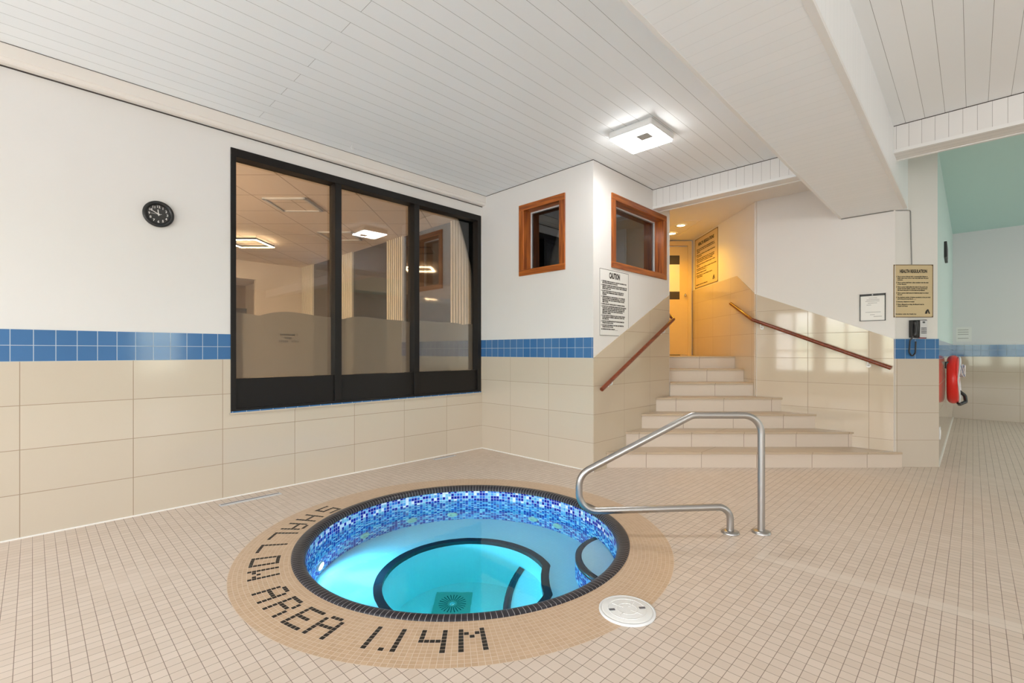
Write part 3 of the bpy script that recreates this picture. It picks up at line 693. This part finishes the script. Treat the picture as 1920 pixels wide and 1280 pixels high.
LC = (CP[0] + 1.66 * math.cos(math.radians(-51)), CP[1] + 1.66 * math.sin(math.radians(-51)))
step_part('low_step', LC, 1.405, 1.355, lambda t: min(.545, near_arc(t, GC, 1.055)), -.86, FLZ, 'pool_pale')
for k, a in enumerate((103.1, 77.6, 57.0, 14.8, .7)):
    a = math.radians(a); M = Matrix.Translation((CP[0] + (RP - .001) * math.cos(a), CP[1] + (RP - .001) * math.sin(a), -.455)) @ Matrix.Rotation(a, 4, 'Z') @ Matrix.Rotation(-PI / 2, 4, 'Y')
    tp(MB().lathe([(.045, 0), (.045, .010), (.036, .016), (.020, .016), (.016, .004), (.001, .004)], 24, M=M).build('jet_fitting', 'jet_cream'))
aL = math.radians(134.1); ML = Matrix.Translation((CP[0] + (RP - .001) * math.cos(aL), CP[1] + (RP - .001) * math.sin(aL), -.445)) @ Matrix.Rotation(aL, 4, 'Z') @ Matrix.Rotation(-PI / 2, 4, 'Y')
lm = tp(MB().lathe([(.055, 0), (.055, .012), (.042, .016)], 28, M=ML).build('underwater_lamp', 'white_plastic'))
tp(MB().disc((0, 0), .042, 28, M=ML, z=.015).build('lamp_lens', 'pool_lamp', recalc=False), lm, 'glowing white lens of the added pit lamp')
def beam(name, p, to, e_, col, size, blend):
    l = bpy.data.lights.new(name, 'SPOT'); l.energy = e_; l.color = col; l.spot_size = math.radians(size); l.spot_blend = blend; l.shadow_soft_size = .03
    o = bpy.data.objects.new(name, l); COL.objects.link(o); o.location = p; o.rotation_euler = (Vector(to) - Vector(p)).to_track_quat('-Z', 'Y').to_euler()
lp = (CP[0] + .945 * math.cos(aL), CP[1] + .945 * math.sin(aL), -.44)
beam('underwater_beam', lp, (CP[0] + .1, CP[1] - .2, -.85), 27, (.12, .60, .95), 160, 1.)
beam('underwater_beam', lp, (1.62, 2.84, -.62), 17, (.45, .80, 1.), 46, 1.)
aN = math.radians(-132); MN = Matrix.Translation((CP[0] + .544 * math.cos(aN), CP[1] + .544 * math.sin(aN), -.80)) @ Matrix.Rotation(aN, 4, 'Z') @ Matrix.Rotation(-PI / 2, 4, 'Y')
lm = tp(MB().lathe([(.055, 0), (.055, .012), (.042, .016)], 28, M=MN).build('underwater_lamp', 'white_plastic'))  # second lamp, out of sight, added to brighten the pit
tp(MB().disc((0, 0), .042, 28, M=MN, z=.015).build('lamp_lens', 'pool_lamp', recalc=False), lm, 'glowing white lens of the added pit lamp')
beam('pit_fill_beam', (CP[0] + .50 * math.cos(aN), CP[1] + .50 * math.sin(aN), -.80), (CP[0], CP[1], -1.0), 3.6, (.10, .90, 1.), 165, 1.)  # spot of the added pit lamp
dc = Vector((2.140, 2.705)); g = MB(); q = .135
MDr = Matrix.Translation((dc.x, dc.y, FLZ)) @ Matrix.Rotation(math.atan2(R2.y, R2.x), 4, 'Z')
dr = tp(MB().box(-q, q, -q, q, .001, .016, MDr).build('main_drain', 'drain_dark'))
g = MB()
for k in range(24):
    a = 2 * PI * k / 24; 
    pts = [Vector((r * math.cos(a + s), r * math.sin(a + s), .0175)) for r, s in ((.035, -.05), (.10, -.03), (.10, .03), (.035, .05))]; g.poly([MDr @ p for p in pts])
tp(g.build('drain_slots', 'ink', recalc=False), dr)
tp(MB().lathe([(.001, .022), (.016, .022), (.022, .017)], 18, M=MDr).build('drain_screw', 'chrome'), dr)
wt = MB().lathe([(RP + .010, FLZ - .03), (RP + .010, WLV)], 128, (CP[0], CP[1], 0), cap0=True, cap1=True, smooth=False).build('water', 'pool_water', weld=True)
tp(wt)
# steel grab rail
M = frame(F2 * 3.118, R2, -F2)
gr = thing('pool_handrail', 'brushed steel grab rail looping over the hot tub edge', 'handrail', M)
RPTH = [(1.447, .004), (1.447, .172), (.475 - .03, .142), (.475 - .03, .385), (1.195, .778), (1.653, .778), (1.653, .004)]
MB().tube(fillet([(x, z, 0) for x, z in RPTH], [.115, .115, .125, .10, .12], 9), .0225, 16).build('rail_tube', 'steel', gr)
for x in (1.447, 1.653):
    MB().lathe([(.058, 0), (.058, .006), (.050, .013), (.030, .018), (.0228, .018)], 28, M=Matrix.Translation((x, .0008, 0)) @ Matrix.Rotation(-PI / 2, 4, 'X')).build('floor_flange', 'steel', gr)
# skimmer lid
sk = thing('skimmer_lid', 'round white skimmer lid set in the floor beside the tub', 'skimmer lid', Matrix.Translation((1.925, 1.142, .0006)) @ Matrix.Rotation(math.radians(-40), 4, 'Z'))
MB().lathe([(.128, .0), (.128, .008), (.118, .010), (.116, .006)], 48).build('lid_rim', 'white_plastic', sk)
g = MB().lathe([(.116, .001), (.116, .009), (.110, .011), (.001, .011)], 48); g.build('lid', 'sign_white', sk)
g = MB()
for a in range(4):
    t = PI / 4 + a * PI / 2; g.box(-.0025, .0025, .02, .075, .011, .0125, Matrix.Rotation(t, 4, 'Z'))
for r_ in (.045, .085): g.lathe([(r_, .011), (r_, .0125), (r_ + .003, .0125), (r_ + .003, .011)], 40)
g.build('lid_ribs', 'sign_white', sk)
for s_ in (-1, 1): MB().box(s_ * .072 - .014, s_ * .072 + .014, -.007, .007, .0112, .0130).build('finger_slot', 'grey_key', sk)
# slot drains by the left wall
for k, (x0, x1, y) in enumerate(((1.02, 1.47, 4.185), (3.12, 3.42, 4.275))):
    r = thing('slot_drain', ['thin metal slot drain in the floor under the left part of the window', 'thin metal slot drain in the floor near the booth corner'][k], 'floor drain', Matrix.Translation((x0, y, .0006)), 'slot drains along the left wall')
    MB().box(0, x1 - x0, -.030, .030, 0, .004).build('grate', 'silver_plastic', r); MB().box(.01, x1 - x0 - .01, .002, .014, .004, .0055).build('slot', 'grey_key', r)
# ---------------------------------------------------------------- clock
ck = thing('wall_clock', 'round black wall clock with white numerals on the left wall', 'clock', frame((.661, YL - .0005, 2.229), (1, 0, 0), (0, -1, 0)))
MB().lathe([(.094, 0), (.097, .014), (.095, .026), (.086, .030), (.074, .026), (.070, .014)], 48).build('rim', 'black_plastic', ck)
MB().disc((0, 0), .076, 48, z=.010).build('face', 'clock_face', ck, recalc=False)
nums = None; import itertools
for h_ in range(1, 13):
    a = PI / 2 - h_ * PI / 6
    text_part('numeral', str(h_), ck, 'clock_white', .055 * math.cos(a), .055 * math.sin(a) - .008, .024, align='CENTER', z=.011, bold=.0006)
def hand(name, ang, ln, wd_, z, tail=.012):
    a = PI / 2 - ang; Mh = Matrix.Rotation(a, 4, 'Z'); MB().box(-tail, ln, -wd_ / 2, wd_ / 2, z, z + .001, Mh).build(name, 'clock_white', ck)
hand('hour_hand', math.radians(355), .034, .006, .012); hand('minute_hand', math.radians(299), .056, .005, .0135); hand('second_hand', math.radians(270), .045, .0018, .015, .020)
MB().lathe([(.006, .012), (.006, .018), (.001, .018)], 14).build('hub', 'clock_white', ck)
# ---------------------------------------------------------------- signs
def numbered(items): return items
cs = thing('caution_sign', 'tall white CAUTION sign below the booth side window', 'sign', frame((4.033, YB - .0005, 2.051), (1, 0, 0), (0, -1, 0)))
W_, H_ = .559, .685; cut = lambda x: 1.141 + (x + 4.033 - XB) / (XE - XB) * .764 - 2.051 + .004
pts = [(0, 0), (0, -H_), (.09 + .05, -H_), (W_, cut(W_)), (W_, 0)]
xc = next(x / 1000 for x in range(0, 560) if cut(x / 1000) > -H_); pts[2] = (xc, -H_)
MB().prism(pts[::-1], 0, .002, None).build('board', 'sign_white', cs)
g = MB(); 
for x0, x1, y0, y1 in ((0, W_, -.004, 0), (0, .004, -H_, 0), (W_ - .004, W_, cut(W_), 0), (0, xc, -H_, -H_ + .004)): g.box(x0, x1, y0, y1, .002, .0026)
g.build('border', 'ink', cs)
text_part('heading', 'CAUTION', cs, 'ink', W_ / 2, -.084, .082, fit=W_ * .37, align='CENTER', z=.0025, bold=.004)
body = ['1.  CHILDREN UNDER THE AGE OF 12 ARE NOT ALLOWED IN THE', '     SPA UNLESS SUPERVISED BY AN ADULT.', '2.  PREGNANT WOMEN AND PERSONS WITH KNOWN HEALTH OR', '     MEDICAL CONDITIONS SHOULD CONSULT WITH A PHYSICIAN', '     BEFORE USING A SPA.', '3.  DO NOT USE THE SPA IF YOU HAVE AN OPEN SORE OR', '     RASH, OR ARE EXPERIENCING NAUSEA, VOMITING OR', '     DIARRHEA.', '4.  OVEREXPOSURE MAY CAUSE FAINTING. 10 TO 15 MINUTES', '     MAY BE EXCESSIVE FOR SOME INDIVIDUALS. COOL DOWN', '     PERIODICALLY AND LEAVE THE SPA IF NAUSEA OR DIZZI-', '     NESS OCCURS.', '5.  ENTER AND EXIT THE SPA SLOWLY TO PREVENT SLIPPING.', '6.  DO NOT PLAY OR SWIM NEAR DRAINS OR SUCTION DEVICES.', '     YOUR BODY, BODY PARTS, HAIR, JEWELLERY AND OTHER', '     OBJECTS MAY BECOME TRAPPED AND CAUSE INJURY OR', '     DROWNING. PEOPLE WITH LONG HAIR SHOULD BE', '     ESPECIALLY CAREFUL.', '7.  DO NOT ENTER OR REMAIN IN A SPA IF A DRAIN COVER IS', '     LOOSE, BROKEN OR MISSING. IMMEDIATELY NOTIFY THE', '     SPA OPERATOR.', '8.  NO FOOD OR BEVERAGES EXCEPT WATER IS PERMITTED', '     WITHIN THE DECK OR SPA.', '9.  NO GLASS CONTAINERS OF ANY KIND ARE PERMITTED', '     WITHIN THE DECK OR SPA.', '10. MAXIMUM BATHING CAPACITY ______']
SXC = W_ * .89 / max(text_width(t, .0172) for t in body); yy = -.112; gap = [2, 5, 8, 12, 13, 18, 21, 23, 25]
for i, s_ in enumerate(body):
    if i in gap: yy -= .0055
    yy -= .0178
    text_part('text_line', s_, cs, 'ink', .026, yy, .0172, sx_=SXC, z=.0025, bold=.0009)
def regs(M, W_, H_, head, label, scale, sm):
    r = thing('health_sign', label, 'sign', M)
    MB().box(0, W_, -H_, 0, 0, .004).build('board', 'sign_tan', r)
    g = MB(); t = .007 * scale
    for x0, x1, y0, y1 in ((0, W_, -t, 0), (0, W_, -H_, -H_ + t), (0, t, -H_, 0), (W_ - t, W_, -H_, 0)): g.box(x0, x1, y0, y1, .004, .0052)
    for x0 in (0, W_ - .014 * scale):
        for y0 in (0, -H_ + .014 * scale): g.box(x0, x0 + .014 * scale, y0 - .014 * scale, y0, .004, .0052)
    g.build('border', 'sign_brown', r)
    text_part('heading', head, r, 'ink', W_ / 2, -H_ * .155, H_ * .086, fit=W_ * .69, align='CENTER', z=.0045, bold=.0020 * scale)
    T = [('1. That no person infected with a communicable disease or', 0), ('    having open sores on his or her body shall enter the pool', 0), ('    enclosure.', 0), ('2. That no person shall bring a glass container onto the deck', 1), ('    or into the pool.', 0),
         ('3. That no person shall pollute the water in the pool in any', 1), ('    manner and that spitting, spouting of water and blowing', 0), ('    the nose in the pool or on the deck are prohibited.', 0), ('4. That no person shall engage in boisterous play in or about', 1), ('    the pool.', 0),
         ('5. The maximum number of bathers permitted on the pool deck', 1), ('    and in the pool at any time is ____', 0), ('6. Emergency telephone is located', 1), ('7. When a lifeguard is on duty, the lifeguard must be', 1), ('    obeyed at all times.', 0)]
    y = -H_ * .205; ln = H_ * .0315; sxr = W_ * .87 / max(text_width(t[0], H_ * .031) for t in T)
    for s_, gp in T:
        y -= ln + gp * H_ * .0195
        text_part('text_line', s_, r, 'ink', W_ * .06, y, H_ * .031, sx_=sxr, z=.0045, bold=.0006 * scale)
    text_part('text_line', 'Regulation under the Health Act', r, 'ink', W_ * .05, -H_ * .945, H_ * .028, fit=W_ * .52, z=.0045, bold=.0006 * scale)
    g = MB(); c = (W_ * .79, -H_ * .93); s = H_ * .085     # dark A-shaped mark in the corner
    g.prism([(c[0], c[1]), (c[0] + s * .18, c[1] + s * .62), (c[0] + s * .55, c[1] + s), (c[0] + s * .80, c[1] + s * .95), (c[0] + s * 1.15, c[1]), (c[0] + s * .85, c[1]), (c[0] + s * .62, c[1] + s * .62), (c[0] + s * .50, c[1])], .004, .0052)
    g.build('emblem', 'ink', r)
    return r
regs(frame(F2 * 4.8845 + R2 * 3.962 + UP * 2.103, R2, -F2), .410, .548, 'HEALTH REGULATION', 'tan HEALTH REGULATION sign on the pillar above the telephone', 1., .60)
regs(frame(R2 * 3.0175 + F2 * 7.74 + UP * 3.03, -F2, -R2), .86, .80, 'HEALTH REGULATIONS', 'large HEALTH REGULATIONS sign on the yellow hall wall', 1.6, .62)
fn = thing('framed_notice', 'small black-framed paper notice on the wall right of the stairs', 'notice', frame((XR - .0005, .874, 1.815), (0, -1, 0), (-1, 0, 0)))
MB().box(0, .222, -.288, 0, 0, .006).build('paper', 'sign_white', fn)
g = MB()
for x0, x1, y0, y1 in ((0, .222, -.022, 0), (0, .222, -.288, -.282), (0, .008, -.288, 0), (.214, .222, -.288, 0)): g.box(x0, x1, y0, y1, .006, .013)
g.build('frame', 'black_plastic', fn); MB().lathe([(.007, .013), (.006, .018), (.001, .018)], 12, (.111, -.011, 0)).build('clip', 'silver_plastic', fn)
g = MB()
for y, x0, x1 in ((-.045, .08, .15), (-.062, .06, .17), (-.078, .05, .17), (-.098, .07, .15), (-.118, .06, .10), (-.195, .05, .18), (-.222, .09, .13), (-.242, .12, .19)): g.box(x0, x1, y - .003, y + .003, .006, .0066)
g.build('faint_print', 'ink_grey', fn)
# ---------------------------------------------------------------- telephone and cable
ph = thing('wall_telephone', 'black wall telephone with silver keypad under the tan sign', 'telephone', frame(F2 * 4.879 + R2 * 4.116 + UP * 1.335, R2, -F2))
MB().prism([(.0, .01), (.155, .0), (.160, .195), (.0, .190)], 0, .040).build('body', 'black_plastic', ph, bevel=.006)
MB().prism([(.080, .012), (.152, .010), (.156, .186), (.084, .186)], .040, .043).build('faceplate', 'silver_plastic', ph)
g = MB()
for i in range(4):
    for j in range(3): g.box(.095 + j * .019, .107 + j * .019, .052 + i * .017, .061 + i * .017, .043, .047)
g.build('keypad', 'grey_key', ph); MB().box(.108, .132, .158, .176, .043, .045).build('badge', 'grey_key', ph); MB().box(.07, .14, .002, .008, .0402, .0425).build('red_strip', 'red_mark', ph)
g = MB(); hp = [(.026, .020 + .158 * k / 14, .046 + .018 * math.sin(PI * k / 14)) for k in range(15)]
g.tube(hp, [.022 if k in (1, 2, 12, 13) else (.015 if k in (0, 14) else .017) for k in range(15)], 14); g.build('handset', 'black_plastic', ph)
cp = fillet([(.02, .03, .045), (-.012, -.02, .03), (-.012, -.14, .02), (.018, -.190, .02), (.052, -.150, .02), (.058, -.03, .02)], .03, 5)
rr = MB().tube(cp, [.0065 + .0012 * (i % 2) for i in range(len(cp))], 8); rr.build('cord', 'black_plastic', ph)
zt = 2.105
pth = [(XR - .006, 1.04, SFZ - .006), (XR - .006, .600, SFZ - .006), DL(4.879, 4.135, SFZ - .004), DL(4.879, 4.138, 2.52), DL(4.879, 4.148, zt)]
for k, (x, y) in enumerate(((2.08, 4.125), (3.015, 4.163))):
    g = MB(); g.tube([(x, y, CZ - .0005), (x, y, CZ - .018)], .003, 8)
    g.tube([(x + .012 * math.sin(t), y, CZ - .030 + .012 * math.cos(t)) for t in [.2 + 2 * PI * .86 * i / 16 for i in range(17)]], .003, 8)
    tag(g.build('ceiling_hook', 'white_plastic'), ['small white hook in the ceiling above the left pane of the black window', 'small white hook in the ceiling above the middle of the black window'][k], 'hook', 'ceiling hooks by the cornice')
tag(MB().tube(fillet(pth, .015, 4), .005, 8).build('cable', 'cable_grey'), 'thin grey cable along the beam end and down to the tan sign', 'cable')
# ---------------------------------------------------------------- passage wall things
lb = thing('life_buoy', 'red ring life buoy with white rope on the passage wall', 'life buoy', frame((8.50, YS - .076, .835), (1, 0, 0), (0, -1, 0)))
Ro, rt = .255, .062; n_ = 64; m_ = 20
rows = [[((Ro + rt * math.cos(2 * PI * j / m_)) * math.cos(2 * PI * i / n_), (Ro + rt * math.cos(2 * PI * j / m_)) * math.sin(2 * PI * i / n_), rt * .95 * math.sin(2 * PI * j / m_)) for j in range(m_)] for i in range(n_ + 1)]
MB().grid(rows, closed=True).build('ring', 'buoy_red', lb, weld=True)
g = MB(); pts = []
for i in range(96):
    a = 2 * PI * i / 96; k = abs(math.sin(2 * a)); pts.append(((Ro + .03 + .035 * k) * math.cos(a), (Ro + .03 + .035 * k) * math.sin(a), .052 + .016 * k))
g.tube(pts, .009, 8, closed=True); g.build('grab_rope', 'rope_white', lb)
g = MB(); pts = []
for i in range(90):
    t = i / 89 * 2 * PI * 6; pts.append((.16 + .05 * math.cos(t), .11 + .075 * math.sin(t), .085 + .022 * math.sin(i * .35)))
g.tube(pts, .006, 7); g.build('throw_rope', 'rope_blue', lb)
MB().tube([(x + .008 * math.sin(i * .8), y + .008 * math.cos(i * 1.1), z + .006) for i, (x, y, z) in enumerate(pts)], .0065, 7).build('throw_rope', 'rope_white', lb)
g = MB(); g.tube(fillet([(.19, -.16, .05), (.22, -.22, .11), (.16, -.30, .12), (.05, -.33, .06), (-.02, -.30, .05)], .04, 5), .022, 8); g.build('webbing_strap', 'black_plastic', lb)
tag(MB().box(8.30, 8.40, YS - .055, YS - .0055, .98, 1.07).build('wall_hook', 'black_plastic', bevel=.006), 'black hook block holding the red ring buoy to the wall', 'hook')
sp = thing('wall_loudspeaker', 'dark thin fixture high on the mint passage wall', 'wall fixture', frame((8.1, YS - .0005, 2.36), (1, 0, 0), (0, -1, 0)))
MB().prism([(0, .04), (.30, .0), (.30, .20), (0, .24)], 0, .028).build('case', 'black_plastic', sp, bevel=.006); MB().box(.02, .28, .05, .18, .028, .030).build('grille', 'grey_key', sp)
op = thing('outlet_cover', 'small white outlet cover low on the passage wall', 'outlet', frame((6.72, YS - .0055, .27), (1, 0, 0), (0, -1, 0)))
MB().box(0, .08, 0, .13, 0, .012).build('plate', 'white_plastic', op, bevel=.003); MB().box(.025, .055, .03, .10, .012, .015).build('socket', 'sign_white', op)
nt_ = thing('paper_notice', 'small white printed notice above the blue band on the far wall', 'notice', frame((XF - .0005, .215, 1.64), (0, -1, 0), (-1, 0, 0)))
MB().box(0, .20, -.26, 0, 0, .003).build('paper', 'white_plastic', nt_)
g = MB()
for y in (-.05, -.09, -.13, -.20): g.box(.02, .16, y - .006, y + .006, .003, .0036)
g.build('print', 'ink_grey', nt_)
# ---------------------------------------------------------------- ceiling light
PL = bpy.data.lights.new('passage_fill', 'AREA'); PL.shape = 'SQUARE'; PL.size = .38; PL.energy = 20; PL.color = (1, .97, .93)  # out-of-view area light added to brighten the passage
plo = bpy.data.objects.new('passage_fill', PL); plo.location = (8.4, -2.8, 3.24); COL.objects.link(plo)
cl = thing('ceiling_light', 'lit square white ceiling light on the boarded ceiling', 'ceiling light', Matrix.Translation((3.735, 2.075, CZ)))
h = .205
MB().box(-h, h, -h, h, -.065, -.0005).build('housing', 'white_plastic', cl, bevel=.015)
MB().box(-h + .012, h - .012, -h + .012, h - .012, -.078, -.0655).build('diffuser', 'lamp_white', cl, bevel=.008)
MB().box(-.125, -.015, -.125, -.015, -.083, -.0785).build('sensor', 'lens_grey', cl)

cl2 = thing('ceiling_light', 'square white housing added over the unseen passage fill light, right of the view', 'ceiling light', Matrix.Translation((8.4, -2.8, 3.335)))  # housing put in afterwards around the added passage light
MB().box(-h, h, -h, h, -.088, -.0005).build('housing', 'white_plastic', cl2, bevel=.015)
